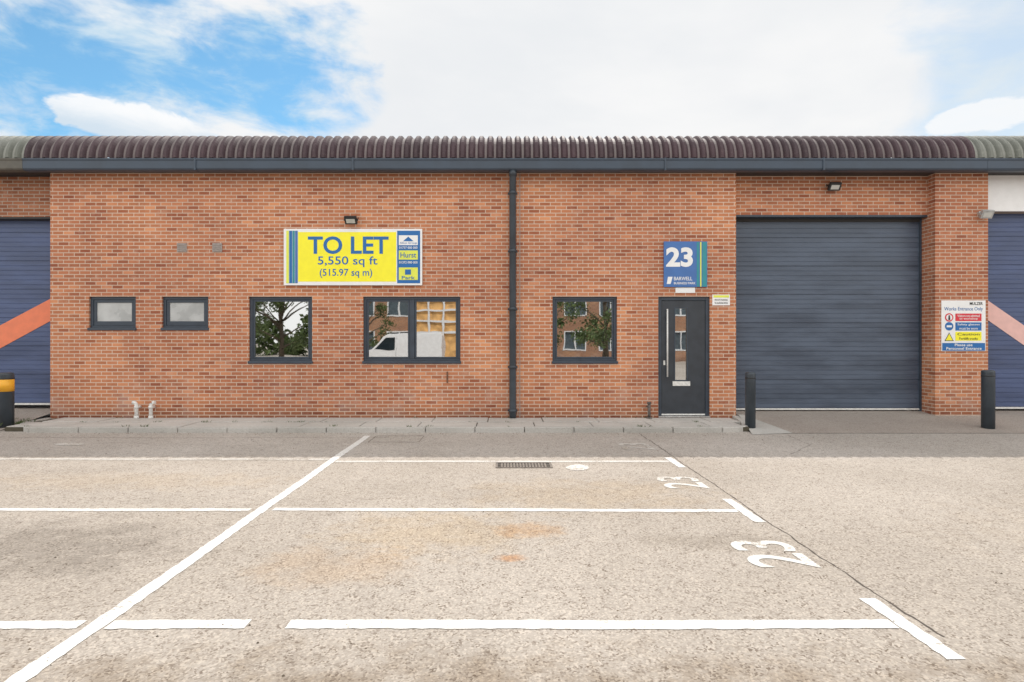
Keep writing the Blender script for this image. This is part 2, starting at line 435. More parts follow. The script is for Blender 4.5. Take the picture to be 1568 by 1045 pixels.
# ------------------------------------------------------------ floodlights
def flood(px_,py_,d,mat,face_down=32,w=.25):
    x,z=fx(px_,d),fz(py_,d)
    P=grp('floodlight',(x,d,z))
    box('mount_plate',x-.05,x+.05,d-.018,d-.001,z-.03,z+.09,mat,P)
    tube('bracket',[(x,d-.01,z+.03),(x,d-.1,z+.05)],.014,mat,P,8)
    R=Matrix.Translation((x,d-.15,z))@Matrix.Rotation(math.radians(face_down),4,'X')
    def rb(n,x0,x1,y0,y1,z0,z1,m):
        v,f=boxg(x0,x1,y0,y1,z0,z1); mesh(n,[R@Vector(q) for q in v],f,m,P,bevel=.004)
    rb('body',-w/2,w/2,-.03,.03,-.085,.085,mat)
    rb('lens',-w/2+.035,w/2-.035,-.034,-.0305,-.055,.04,LFACE)
    for k in range(7): rb('fin',-w/2+.02+k*(w-.04)/6-.003,-w/2+.02+k*(w-.04)/6+.003,.031,.06,-.07,.07,mat)
    rb('side_arm',-w/2-.02,-w/2-.003,-.01,.09,-.015,.015,mat); rb('side_arm',w/2+.003,w/2+.02,-.01,.09,-.015,.015,mat)
flood(540,340,D,BLACK,40); flood(1272,289,LY,BLACK,35,.24); flood(1502,331,D,SILV,30,.24)

for p in (279,333):
    x,z=fx(p),fz(380); P=grp('wall_vent',(x,D,z))
    box('vent_frame',x-.10,x+.10,D-.02,D-.001,z-.09,z+.09,GREYP,P)
    for k in range(4): box('vent_slat',x-.08,x+.08,D-.032,D-.021,z-.07+k*.04,z-.05+k*.04,GREYP,P)

# ------------------------------------------------------------ TO LET sign
P=grp('to_let_sign',(fx(541),D,fz(395))); y=D-.06
box('board',fx(436),fx(647),y,D-.02,fz(438),fz(352),WHITE,P)
for k in (470,541,612): box('batten',fx(k)-.03,fx(k)+.03,D-.0195,D-.001,fz(436),fz(354),GREYP,P,0)
plate('yellow_panel',458,607.5,357,432.5,y-.003,YEL,P)
plate('stripe_yellow',440,444,355,435,y-.003,YGR,P); plate('stripe_blue',444.5,449,355,435,y-.003,BLUE,P)
plate('stripe_teal',449.5,453,355,435,y-.003,TEAL,P); plate('stripe_pale',453.5,457.5,355,435,y-.003,BLUEL,P)
plate('blue_panel',609,644,355,435,y-.003,BLUE,P)
walltext('letters','TO LET',fx(473),fx(596),fz(390.5),fz(363.5),y-.006,BLUE,P,.022)
walltext('letters','5,550 sq ft',fx(488),fx(579),fz(410.5),fz(394),y-.006,BLUE,P,.008)
walltext('letters','(515.97 sq m)',fx(491),fx(571),fz(427),fz(413),y-.006,BLUE,P,.008)
plate('agent_panel',611.5,640.5,362,377,y-.006,WHITE,P)
mesh('agent_logo',[(fx(618),y-.009,fz(371)),(fx(634),y-.009,fz(371)),(fx(626),y-.009,fz(364))],[(0,1,2)],BLUE,P)
walltext('letters','Altus Group',fx(613),fx(639),fz(376),fz(372),y-.009,BLUE,P)
walltext('letters','01737 000 000',fx(612),fx(640),fz(382.5),fz(379),y-.006,WHITE,P,.01)
plate('agent_panel',611.5,640.5,385,399,y-.006,YGR,P)
walltext('letters','Hurst',fx(614),fx(638),fz(396),fz(388),y-.009,BLUE,P,.01)
walltext('letters','01372 000 000',fx(612),fx(640),fz(405),fz(401.5),y-.006,WHITE,P,.01)
plate('agent_panel',611.5,640.5,411,430,y-.006,YGR,P)
plate('agent_mark',621,630,414,422,y-.009,BLUE,P)
walltext('letters','Park',fx(616),fx(636),fz(429),fz(424),y-.009,BLUE,P,.01)

# ------------------------------------------------------------ unit number sign
P=grp('unit_number_sign',(fx(1048),D,fz(405))); y=D-.04
box('board',fx(1016),fx(1082),y,D-.002,fz(440.5),fz(371),BLUEL,P)
plate('stripe',1066,1069.5,372,440,y-.003,TEAL,P); plate('stripe',1071,1073,372,440,y-.003,YGR,P); plate('stripe',1074.5,1081,372,440,y-.003,TEAL,P)
walltext('digits','23',fx(1019),fx(1060),fz(410),fz(380),y-.004,WHITE,P,.04)
mesh('park_logo',[(fx(1020),y-.004,fz(436)),(fx(1026),y-.004,fz(436)),(fx(1029),y-.004,fz(425)),(fx(1022),y-.004,fz(425))],[(0,1,2,3)],WHITE,P)
walltext('letters','BARWELL',fx(1031),fx(1059),fz(430.5),fz(425),y-.004,WHITE,P,.01)
walltext('letters','BUSINESS PARK',fx(1031),fx(1064),fz(436.5),fz(433),y-.004,WHITE,P,.01)
box('name_plate',fx(1034),fx(1064),D-.02,D-.002,fz(449.5),fz(441.2),WHITE,P)
P=grp('door_notice_sign',(fx(1104),D,fz(460)))
box('plate',fx(1090.5),fx(1117.5),D-.012,D-.001,fz(468.5),fz(452),WHITE,P)
plate('band',1092,1116,453,456.5,D-.015,YGR,P)
walltext('letters','PRIVATE PARKING',fx(1094),fx(1114),fz(461.5),fz(459),D-.015,BLACK,P,.01)
walltext('letters','No unauthorised vehicles',fx(1094),fx(1114),fz(466),fz(463),D-.015,BLACK,P,.01)

# ------------------------------------------------------------ works entrance sign
P=grp('works_entrance_sign',(fx(1475),D,fz(500))); y=D-.014
box('plate',fx(1441),fx(1508.5),y,D-.001,fz(538.5),fz(461),WHITE,P)
walltext('letters','MULZER',fx(1484),fx(1504),fz(468),fz(463.5),y-.003,BLACK,P,.02)
walltext('letters','Works Entrance Only',fx(1445),fx(1504),fz(478),fz(471),y-.003,BLUE,P,.004)
for (c,t1,t2,a,b,tm) in ((RED,'Visitors not admitted','to workshop',481,492.5,WHITE),(BLUE,'Safety glasses','must be worn',494.5,507,WHITE),(YEL,'Caution','Forklift trucks',509,522.5,BLACK)):
    plate('bar',1462,1502,a,b,y-.003,c,P)
    walltext('letters',t1,fx(1465),fx(1499),fz(a+5.4),fz(a+1.6),y-.006,tm,P,.01)
    walltext('letters',t2,fx(1468),fx(1496),fz(b-1.4),fz(b-5.2),y-.006,tm,P,.01)
def disc(name,px_,py_,r,mat,yy,P,n=24,hole=0):
    cx,cz=fx(px_),fz(py_); r=r*D/F
    mesh(name,[(cx+r*math.cos(2*math.pi*k/n),yy,cz+r*math.sin(2*math.pi*k/n)) for k in range(n)],[tuple(range(n))],mat,P)
disc('prohibition_ring',1452.5,487,6.5,RED,y-.003,P); disc('prohibition_centre',1452.5,487,4.6,WHITE,y-.005,P)
disc('figure',1452.5,485,1.5,BLACK,y-.007,P); plate('figure_body',1451,1454,486.5,491,y-.007,BLACK,P)
disc('mandatory_disc',1452.5,500.5,6.5,BLUE,y-.003,P); plate('goggles',1448.5,1456.5,499,502,y-.006,WHITE,P)
mesh('warning_triangle',[(fx(1445.5),y-.003,fz(523)),(fx(1459.5),y-.003,fz(523)),(fx(1452.5),y-.003,fz(510))],[(0,1,2)],BLACK,P)
mesh('warning_triangle_fill',[(fx(1447),y-.005,fz(522)),(fx(1458),y-.005,fz(522)),(fx(1452.5),y-.005,fz(512))],[(0,1,2)],YEL,P)
plate('footer',1442,1507.5,526,537.8,y-.003,BLUE,P)
walltext('letters','Please use',fx(1461),fx(1488),fz(531),fz(527),y-.006,WHITE,P,.015)
walltext('letters','Personnel Entrance',fx(1448),fx(1502),fz(536.5),fz(532.3),y-.006,WHITE,P,.015)

# ------------------------------------------------------------ ground material
def groundmat(name, A, Bc, stain=True, fine=1.0):
    m, nt, b = newmat(name); co = objco(nt)
    big = ramp(nt, noise(nt, co, .35, 4, .6, .4), .32, .7)
    col = mixc(nt, big, A, Bc)
    mid = ramp(nt, noise(nt, co, 2.6, 4, .7), .35, .72)
    col = mixc(nt, math_(nt,'MULTIPLY',mid,.4), col, mixc(nt,1.0,col,(1.12,1.12,1.11),'MULTIPLY'))
    vo = N(nt,'ShaderNodeTexVoronoi'); nt.links.new(co, vo.inputs['Vector']); vo.inputs['Scale'].default_value=80
    bwv = N(nt,'ShaderNodeRGBToBW'); nt.links.new(vo.outputs['Color'], bwv.inputs[0])
    clus = ramp(nt, noise(nt, co, 9, 4, .75), .38, .66)
    dk = math_(nt,'MULTIPLY',ramp(nt, bwv.outputs[0], .45, .20), math_(nt,'MULTIPLY_ADD',clus,.8))
    nt.nodes[-2].inputs[2].default_value=.2
    lt = ramp(nt, bwv.outputs[0], .60, .82)
    col = mixc(nt, math_(nt,'MULTIPLY',dk,.9*fine), col, mixc(nt,1.0,col,(.36,.30,.25),'MULTIPLY'))
    col = mixc(nt, math_(nt,'MULTIPLY',lt,.55*fine), col, mixc(nt,1.0,col,(1.5,1.5,1.47),'MULTIPLY'))
    v2 = ramp(nt, noise(nt, co, 60, 3, .75), .56, .70)
    col = mixc(nt, math_(nt,'MULTIPLY',v2,.4*fine), col, mixc(nt,1.0,col,(.5,.45,.40),'MULTIPLY'))
    sep = N(nt,'ShaderNodeSeparateXYZ'); nt.links.new(co, sep.inputs[0])
    if stain:
        wob = noise(nt, co, 2.8, 5, .75)
        def blob(cx,cy,rx,ry,c,amt):
            dx=math_(nt,'DIVIDE',math_(nt,'SUBTRACT',sep.outputs[0],cx),rx); dy=math_(nt,'DIVIDE',math_(nt,'SUBTRACT',sep.outputs[1],cy),ry)
            r=math_(nt,'ADD',math_(nt,'MULTIPLY',dx,dx),math_(nt,'MULTIPLY',dy,dy))
            r=math_(nt,'ADD',r,math_(nt,'MULTIPLY',math_(nt,'SUBTRACT',wob,.5),4.0))
            f=math_(nt,'MULTIPLY',ramp(nt,r,1.3,-.2),amt)
            return mixc(nt,f,col,mixc(nt,1.0,col,c,'MULTIPLY'))
        for s in ((.22,5.35,.32,.28,(1.0,.76,.54),.75),(.07,4.64,.14,.09,(1.0,.62,.36),.85),(-.6,5.3,1.0,.7,(1.0,.91,.77),.8),(-1.3,4.5,.7,.5,(1.0,.88,.75),.7),(1.0,6.6,1.5,.8,(1.0,.92,.80),.7),
                  (-4.2,4.9,1.9,.85,(.66,.65,.64),.9),(1.75,5.05,.6,.25,(.72,.70,.67),.7),(-4.5,7.2,2.2,.5,(1.0,.93,.83),.6),
                  (0,2.3,6,1.0,(.68,.62,.55),.95),(6.0,5.2,2.5,1.2,(.93,.90,.86),.7)):
            col=blob(*s)
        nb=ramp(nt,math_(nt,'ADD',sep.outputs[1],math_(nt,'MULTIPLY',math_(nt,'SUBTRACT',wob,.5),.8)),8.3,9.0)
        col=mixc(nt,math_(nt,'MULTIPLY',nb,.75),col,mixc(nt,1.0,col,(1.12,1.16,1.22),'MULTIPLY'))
    nt.links.new(col, b.inputs['Base Color']); b.inputs['Roughness'].default_value=.9
    bump(nt,b,bwv.outputs[0],.4,.006)
    return m
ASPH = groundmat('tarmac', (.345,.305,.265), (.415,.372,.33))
ASPH2 = groundmat('tarmac_apron', (.31,.27,.24), (.37,.33,.295), False, .6)
CONC = groundmat('concrete', (.44,.425,.40), (.58,.56,.53), False, .3)
KERBM = groundmat('kerb_concrete', (.39,.38,.355), (.52,.505,.48), False, .3)
G = mesh('ground',[(-400,-400,0),(400,-400,0),(400,400,0),(-400,400,0)],[(0,1,2,3)],ASPH)

def apron(x0,x1,ztop,y0=11.05,y1=None):
    y1=y1 or DY+.1
    n=8; V=[];Fc=[]
    for i in range(n+1):
        t=i/n; yy=y0+(y1-y0)*t; zz=.006+(ztop-.006)*(t**1.0)
        V+=[(x0,yy,zz),(x1,yy,zz)]
    for i in range(n): Fc.append((2*i,2*i+1,2*i+3,2*i+2))
    return V,Fc
v,f=merge([apron(4.9,15,.19,10.9),apron(-14.5,-9.45,.24,11.2)])
mesh('loading_apron',v,f,ASPH2)

def slabrow(xa,xb,y0,y1,w,z,jit=.004):
    parts=[];x=xa
    while x<xb-.05:
        e=min(x+w,xb); dz=random.uniform(-jit,jit)
        parts.append(boxg(x+.009,e-.009,y0+.006,y1-.006,-.05,z+dz)); x=e
    return parts
PB=grp('pavement',(-2,11.7,0))
v,f=merge(slabrow(-9.3,4.55,11.15,11.76,1.1,.094)+slabrow(-9.1,4.7,11.76,12.36,1.1,.102))
mesh('slabs',v,f,CONC,PB,bevel=.006)
mesh('bedding',*merge([boxg(-9.3,4.6,11.13,12.395,-.05,.080)]),plain('joint_soil',(.08,.07,.05),.95),PB)
parts=[];x=-8.75
while x<4.0:
    e=min(x+.915,4.05); parts.append(boxg(x+.006,e-.006,11.0+random.uniform(-.008,.008),11.14,-.05,.095+random.uniform(-.006,.006))); x=e
def slant(xa,ya,xb,yb,za,zb,w=.13):
    d=Vector((xb-xa,yb-ya,0)).normalized(); n=Vector((-d.y,d.x,0))*w
    b=[Vector((xa,ya,-.05)),Vector((xb,yb,-.05)),Vector((xb,yb,-.05))+n,Vector((xa,ya,-.05))+n]
    t=[Vector((p.x,p.y,z)) for p,z in zip(b,(za,zb,zb,za))]
    return [tuple(p) for p in b+t],[(0,3,2,1),(4,5,6,7),(0,1,5,4),(1,2,6,5),(2,3,7,6),(3,0,4,7)]
arc=[(4.06,11.0),(4.40,11.06),(4.66,11.28),(4.78,11.6),(4.86,12.0),(4.9,12.39)]
zz=[.095,.095,.094,.10,.12,.14]
for i in range(5): parts.append(slant(*arc[i],*arc[i+1],zz[i],zz[i+1]))
arc=[(-9.5,12.38),(-9.46,11.75),(-9.2,11.3),(-8.76,11.0)]
for i in range(3): parts.append(slant(*arc[i],*arc[i+1],.1,.095))
v,f=merge(parts); mesh('kerb',v,f,KERBM,bevel=.014)
mesh('kerb_haunch',[(4.5,10.75,.005),(5.3,10.9,.008),(5.0,12.4,.16),(4.9,12.4,.16)],[(0,1,2,3)],KERBM)

# ------------------------------------------------------------ markings
def paint(name, wear, col=(.82,.81,.79)):
    m, nt, b = newmat(name); co=objco(nt)
    n1=noise(nt,co,30,5,.85); n2=noise(nt,co,2.5,4,.6)
    s=math_(nt,'ADD',math_(nt,'MULTIPLY',n1,.6),math_(nt,'MULTIPLY',n2,.4))
    f=ramp(nt,s,wear,wear+.05)
    vo=N(nt,'ShaderNodeTexVoronoi'); nt.links.new(co,vo.inputs['Vector']); vo.inputs['Scale'].default_value=85
    c=mixc(nt,ramp(nt,n2,.3,.7),tuple(x*.84 for x in col),col)
    c=mixc(nt,math_(nt,'MULTIPLY',ramp(nt,vo.outputs['Distance'],.45,.75),.35),c,(.35,.31,.27))
    c=mixc(nt,f,c,(.36,.32,.275))
    nt.links.new(c,b.inputs['Base Color']); b.inputs['Roughness'].default_value=.75
    bump(nt,b,vo.outputs['Distance'],.4,.004)
    return m
PT=paint('road_paint',.562); PTW=paint('road_paint_worn',.49,(.68,.66,.62)); PTM=paint('road_paint_mid',.525,(.76,.75,.72))
def strip(x0,y0,x1,y1,w,z=.004,j=.0065):
    a=Vector((x0,y0)); b=Vector((x1,y1)); L=(b-a).length; n=max(2,int(L/.05)); d=(b-a)/L; p=Vector((-d.y,d.x))
    V=[];Fc=[]
    ph=random.uniform(0,6)
    for i in range(n+1):
        c=a+(b-a)*i/n+p*.005*math.sin(i*.11+ph)
        q=c+p*(w/2+random.uniform(-j,j)); r=c-p*(w/2+random.uniform(-j,j))
        V+=[(q.x,q.y,z),(r.x,r.y,z)]
    for i in range(n): Fc.append((2*i,2*i+1,2*i+3,2*i+2))
    return V,Fc
LX,RX=-2.41,2.40; W=.11
Y1,Y2,Y3=3.55,5.96,8.36
MK=grp('parking_bay_markings',(0,6,0))
S=[strip(LX,-6,LX,10.62,W)]
hw=W/2+.013
S+=[strip(LX+hw,Y1,-1.52,Y1,W),strip(-1.28,Y1,RX-hw,Y1,W),strip(LX+hw+.04,Y2+.02,RX-hw,Y2-.03,W*.85),
    strip(-7.5,Y1,LX-hw-.03,Y1,W*.9),strip(-10.5,Y2+.02,LX-hw-.05,Y2,W*.8),
    strip(LX+hw,1.15,RX-hw,1.15,W),strip(-7.5,1.15,LX-hw,1.15,W),strip(LX+hw,-1.25,RX-hw,-1.25,W)]
for yy,a_,b_ in ((Y1,.39,.36),(Y2,.40,.41),(Y3,.4,.28),(1.15,.4,.4)): S.append(strip(RX+.005,yy-a_,RX-.01,yy+b_,W*.95))
v,f=merge(S); mesh('lines',v,f,PT,MK)
v,f=merge([strip(LX+hw,Y3,RX-hw,Y3,W*.85)]); mesh('line_mid',v,f,PTM,MK)
v,f=merge([strip(-14,8.55,LX-hw,8.5,W*.9)]); mesh('line_worn',v,f,PTW,MK)
gv,gf=textgeo('23',.012)
def digits(y0,mat):
    L=.60;H=.5
    mesh('bay_number',[(2.38-b*H,y0+a*L,.004) for a,b in gv],gf,mat,MK)
digits(4.44,PTM); digits(6.82,PTM); digits(9.25,PTW)
def blobm(cx,cy,rx,ry,mat,n=40):
    ph=[random.uniform(0,6.28) for _ in range(4)]
    def rr(t): return 1+.10*math.sin(2*t+ph[0])+.05*math.sin(3*t+ph[1])+.03*math.sin(7*t+ph[2])
    mesh('paint_patch',[(cx+rx*math.cos(2*math.pi*k/n)*rr(2*math.pi*k/n),cy+ry*math.sin(2*math.pi*k/n)*rr(2*math.pi*k/n),.004) for k in range(n)],[tuple(range(n))],mat,MK)
blobm(fx(885,7.96),7.96,.15,.19,PTM); blobm(fx(107,9.75),9.75,.24,.12,PTW)

def crack(pts,w,z=.0025):
    V=[];Fc=[]
    path=[]
    for i in range(len(pts)-1):
        a=Vector(pts[i]);b=Vector(pts[i+1]);k=max(2,int((b-a).length/.05))
        for j in range(k): path.append(a+(b-a)*j/k)
    path.append(Vector(pts[-1]))
    off=0
    for i,p in enumerate(path):
        off=off*.8+random.uniform(-.008,.008); t=(path[min(i+1,len(path)-1)]-path[max(0,i-1)]).normalized(); q=Vector((-t.y,t.x))
        ww=w*random.uniform(.3,1.2)
        a=p+q*(off+ww/2); b=p+q*(off-ww/2); V+=[(a.x,a.y,z),(b.x,b.y,z)]
    for i in range(len(path)-1): Fc.append((2*i,2*i+1,2*i+3,2*i+2))
    return V,Fc
v,f=merge([crack([(2.49,10.9),(2.49,7.5),(2.48,5.5),(2.5,3.9),(2.52,3.4)],.014),crack([(5.1,10.7),(5.0,9.7),(4.3,8.9)],.01),crack([(-11,10.5),(-6,10.4),(-2,10.45)],.012),crack([(-6.5,9.9),(-4.4,9.6),(-2.5,9.9)],.007)])
mesh('tarmac_joint',v,f,plain('joint_tar',(.08,.065,.052),.8))
V=[];Fc=[]
for _ in range(420):
    if random.random()<.5: gx,gy=random.uniform(-9,4.5),10.98-abs(random.gauss(0,.12))
    else: gx,gy=random.uniform(-6,6),random.uniform(2.6,10.5)
    s=random.uniform(.004,.011); o=len(V)
    for k in range(4): V.append((gx+s*math.cos(k*1.57+s*900),gy+s*math.sin(k*1.57+s*900),.0))
    V.append((gx,gy,s*.9)); Fc+=[(o,o+1,o+4),(o+1,o+2,o+4),(o+2,o+3,o+4),(o+3,o,o+4)]
mesh('loose_grit',V,Fc,plain('grit',(.14,.11,.08),.9,var=.6,scale=3))

# drain grate
P=grp('drain_grate',(fx(802,8.1),8.1,0)); x0,x1=fx(759,8.1),fx(845,8.1); y0,y1=7.92,8.25
v,f=merge([boxg(x0,x1,y0,y0+.03,-.02,.012),boxg(x0,x1,y1-.03,y1,-.02,.012),boxg(x0,x0+.03,y0+.03,y1-.03,-.02,.012),boxg(x1-.03,x1,y0+.03,y1-.03,-.02,.012),boxg(x0+.03,x1-.03,(y0+y1)/2-.012,(y0+y1)/2+.012,-.02,.010)]
          +[boxg(x0+.03+k*.042,x0+.054+k*.042,y0+.03,y1-.03,-.02,.0105) for k in range(1,int((x1-x0-.06)/.042))])
mesh('grate_bars',v,f,plain('grate_iron',(.19,.165,.145),.7,metal=.1,var=.35,scale=25),P)
mesh('gully_shadow',[(x0+.01,y0+.01,.003),(x1-.01,y0+.01,.003),(x1-.01,y1-.01,.003),(x0+.01,y1-.01,.003)],[(0,1,2,3)],plain('gully_shade',(.05,.045,.038),.9),P)  # flat dark sheet painted as the shade below the bars
# inspection cover flush with the tarmac
P=grp('manhole_cover',(fx(609,10.3),10.3,0)); x0,x1=fx(570,10.3),fx(646,10.3); y0,y1=9.95,10.62
FR=plain('cover_frame_iron',(.24,.215,.19),.75,var=.3,scale=15)
v,f=merge([boxg(x0,x1,y0,y0+.012,-.02,.005),boxg(x0,x1,y1-.012,y1,-.02,.005),boxg(x0,x0+.012,y0+.012,y1-.012,-.02,.005),boxg(x1-.012,x1,y0+.012,y1-.012,-.02,.005)])
mesh('cover_frame',v,f,FR,P)

# ------------------------------------------------------------ bollards
def bollard(x,y,h,r,z=0,band=False):
    P=grp('bollard',(x,y,z))
    tube('post',[(x,y,z-.05),(x,y,z+h-.05),(x,y,z+h-.03),(x,y,z+h-.008),(x,y,z+h)],[r,r,r*1.0,r*.93,r*.7],PIPE,P,28)
    tube('cap_ring',[(x,y,z+h-.12),(x,y,z+h-.10)],r*1.03,BLACK,P,28)
    tube('base_collar',[(x,y,z-.02),(x,y,z+.02)],[r*1.35,r*1.15],KERBM,P,24)
    if band: tube('reflective_band',[(x,y,z+h-.36),(x,y,z+h-.13)],r*1.02,YBAND,P,28)
bollard(fx(1149,11.3),11.3,1.10,.093)
bollard(fx(1513,11.3),11.3,1.14,.108)
bollard(fx(9,11.5),11.5,1.08,.13,0,True)

for p in (209,231):
    x=fx(p,12.25); P=grp('vent_pipe',(x,12.25,.1)); yv=12.25
    tube('upstand',[(x,yv,.08),(x,yv,.36),(x+.01,yv,.40),(x+.04,yv-.0,.425),(x+.09,yv,.43)] if p==231 else [(x,yv,.08),(x,yv,.36),(x-.01,yv,.40),(x-.04,yv,.425),(x-.08,yv,.43)],.036,WPVC,P)
    tube('socket',[(x,yv,.09),(x,yv,.15)],.047,WPVC,P); tube('elbow_back',[(x,yv,.33),(x,12.38,.33)],.03,WPVC,P)
    tube('socket_top',[(x,yv,.30),(x,yv,.36)],.044,WPVC,P)
x=fx(994,12.25); P=grp('standpipe',(x,12.25,.1))
tube('pipe',[(x,12.25,.08),(x,12.25,.40)],.03,IRON,P); tube('pipe_clip',[(x,12.25,.33),(x,12.4,.33)],.022,IRON,P,10); tube('pipe_cap',[(x,12.25,.40),(x,12.25,.44)],.042,IRON,P)
box('pipe_foot',x-.05,x+.05,12.2,12.3,.1,.13,IRON,P)

leafm=plain('weed_leaf',(.07,.10,.03),.7,var=.4,scale=30)
V=[];Fc=[]
def tuft(cx,cy,z,n,h):
    for _ in range(n):
        a=random.uniform(0,6.28); r=random.uniform(.01,.07); l=random.uniform(.4,1)*h
        bx,by=cx+r*math.cos(a),cy+r*math.sin(a); w=.006
        o=len(V); V.extend([(bx-w,by,z),(bx+w,by,z),(bx+math.cos(a)*l*.6,by+math.sin(a)*l*.6,z+l)]); Fc.append((o,o+1,o+2))
for _ in range(46):
    tuft(random.uniform(-9.2,4.6),random.choice([12.37,12.36,11.76,11.145]),.09,random.randint(5,16),random.uniform(.02,.06))
for _ in range(10): tuft(random.uniform(-9.9,-9.3),random.uniform(11.2,12.2),.08,18,.09)
mesh('weeds',V,Fc,leafm)

# ------------------------------------------------------------ across the yard (seen reflected in the glass)
OB=grp('opposite_brick_building',(8,-24,0)); OX=-13.0
hs=[];xx=-12.4
while xx<32:
    if not (-9.0<xx<-2.6):
        hs.append((xx,xx+1.9,.9,2.5)); hs.append((xx,xx+1.9,3.7,5.2))
    xx+=2.9
wall('front_wall',OX,36,-.1,6.6,-24,hs,BRO,OB,.0)
ODK=plain('opposite_glass',(.10,.13,.15),.15)
V,Fc=merge([boxg(h[0],h[1],-24.2,-24.1,h[2],h[3]) for h in hs]); mesh('window_panes',V,Fc,ODK,OB)
pr=[]
for h in hs:
    a,b,c,d_=h
    pr+=[boxg(a,b,-24.09,-23.97,c,c+.1),boxg(a,b,-24.09,-23.97,d_-.1,d_),boxg(a,a+.1,-24.09,-23.97,c+.1,d_-.1),boxg(b-.1,b,-24.09,-23.97,c+.1,d_-.1),boxg((a+b)/2-.05,(a+b)/2+.05,-24.09,-23.97,c+.1,d_-.1)]
v,f=merge(pr); mesh('window_frames',v,f,WHITE,OB)
TIM=plain('timber_cladding',(.80,.45,.17),.7,var=.3,scale=2)
box('clad_bay',-7.6,-2.6,-23.99,-23.6,-.1,6.4,TIM,OB,0)
pr=[boxg(-7.6,-2.6,-23.58,-23.45,z,z+.16) for z in (2.3,3.2,4.1,5.0)]+[boxg(x,x+.14,-23.44,-23.36,1.2,5.5) for x in (-7.3,-6.1,-4.9,-3.7)]
v,f=merge(pr); mesh('balcony_grid',v,f,WHITE,OB)
box('parapet',OX-.2,36.2,-34,-23.8,6.6,6.9,GREYP,OB)
box('side_wall',OX,OX+.2,-34,-24.01,-.1,6.6,BRO,OB,0); box('side_wall',35.8,36,-34,-24.01,-.1,6.6,BRO,OB,0)

VN=grp('white_van',(-6.1,-11.2,0))
prof=[(0,.35),(0,.85),(.12,.98),(.95,1.18),(1.75,1.95),(2.05,2.12),(5.0,2.15),(5.12,2.0),(5.15,.38),(4.55,.34),(4.5,.55),(4.3,.72),(4.05,.72),(3.85,.55),(3.8,.34),(1.35,.34),(1.3,.55),(1.1,.72),(.85,.72),(.65,.55),(.6,.34)]
vx,vy=-8.75,-11.2
V=[];n=len(prof)
for s in (-.93,.93):
    V+=[(vx+a,vy+s*(1-.06*max(0,(b-1.2))),b) for a,b in prof]
Fc=[tuple(range(n)),tuple(range(2*n-1,n-1,-1))]+[(i,i+n,(i+1)%n+n,(i+1)%n) for i in range(n)]
mesh('body',V,Fc,plain('van_paint',(.85,.85,.85),.25,var=.02),VN,bevel=.02)
dg=plain('van_glass',(.02,.03,.035),.08)
for s in (-1,1):
    def sidep(name,pts,mat,out=.935):
        mesh(name,[(vx+a,vy+s*(out*(1-.06*max(0,(b-1.2)))),b) for a,b in pts],[tuple(range(len(pts)))],mat,VN)
    sidep('side_window',[(1.15,1.22),(1.85,1.86),(2.35,1.9),(2.35,1.22)],dg)
    sidep('door_line',[(2.45,.5),(2.465,.5),(2.465,1.95),(2.45,1.95)],BLACK); sidep('rub_strip',[(1.4,.62),(3.75,.62),(3.75,.72),(1.4,.72)],BLACK)
    sidep('head_lamp',[(.03,.82),(.4,.98),(.45,.86),(.05,.70)],LFACE); sidep('slide_door_line',[(3.6,.6),(3.615,.6),(3.615,1.98),(3.6,1.98)],BLACK)
mesh('windscreen',[(vx+1.0,vy-.8,1.25),(vx+1.0,vy+.8,1.25),(vx+1.70,vy+.76,1.92),(vx+1.70,vy-.76,1.92)],[(0,1,2,3)],dg,VN)
for a in (.98,4.18):
    for s in (-1,1):
        tube('tyre',[(vx+a,vy+s*.70,.33),(vx+a,vy+s*.90,.33)],.33,BLACK,VN,28); tube('wheel_hub',[(vx+a,vy+s*.9,.33),(vx+a,vy+s*.915,.33)],.19,SILV,VN,20)

FOL=plain('foliage',(.12,.17,.06),.6,var=.5,scale=1.4); BARK=plain('bark',(.11,.085,.06),.9,var=.35,scale=12)
def tree(x,y,h,cr,seed,n=5200,ls=1.0):
    rnd=random.Random(seed)
    P=grp('tree',(x,y,0))
    tube('trunk',[(x,y,-.1),(x+.05,y,h*.25),(x-.05,y+.05,h*.5),(x,y,h*.8)],[.2,.16,.11,.04],BARK,P,10)
    cl=[]
    for k in range(20):
        a=rnd.uniform(0,6.28); zz=h*rnd.uniform(.2,.95); rr=cr*rnd.uniform(.35,1.15)*(1.15-abs(zz/h-.55))
        c=Vector((x+rr*math.cos(a),y+rr*math.sin(a),zz)); cl.append((c,rnd.uniform(.35,.8)*cr*.45))
        tube('limb_%d'%k,[(x,y,zz*.62),(x*.5+c.x*.5,y*.5+c.y*.5,zz*.84),tuple(c)],[.07,.045,.015],BARK,P,6)
    V=[];Fc=[]
    for i in range(n):
        c,r=rnd.choice(cl); d=Vector((rnd.gauss(0,1),rnd.gauss(0,1),rnd.gauss(0,.8))); d.normalize(); p=c+d*r*rnd.uniform(.3,1.2)
        u=Vector((rnd.gauss(0,1),rnd.gauss(0,1),rnd.gauss(0,1))).normalized(); w=u.orthogonal().normalized(); s=rnd.uniform(.05,.13)*ls
        o=len(V); V+=[p-u*s,p+w*s*.6,p+u*s,p-w*s*.6]; Fc.append((o,o+1,o+2,o+3))
    mesh('crown',V,Fc,FOL,P)
tree(-15.6,-17,8.0,2.6,1,5000); tree(-19.5,-19,8,3,5); tree(-10.6,-20,7,1.8,2,2600); tree(7.0,-16,8.5,2.6,3,4200); tree(3.0,-20,7.0,2.0,4,3000)
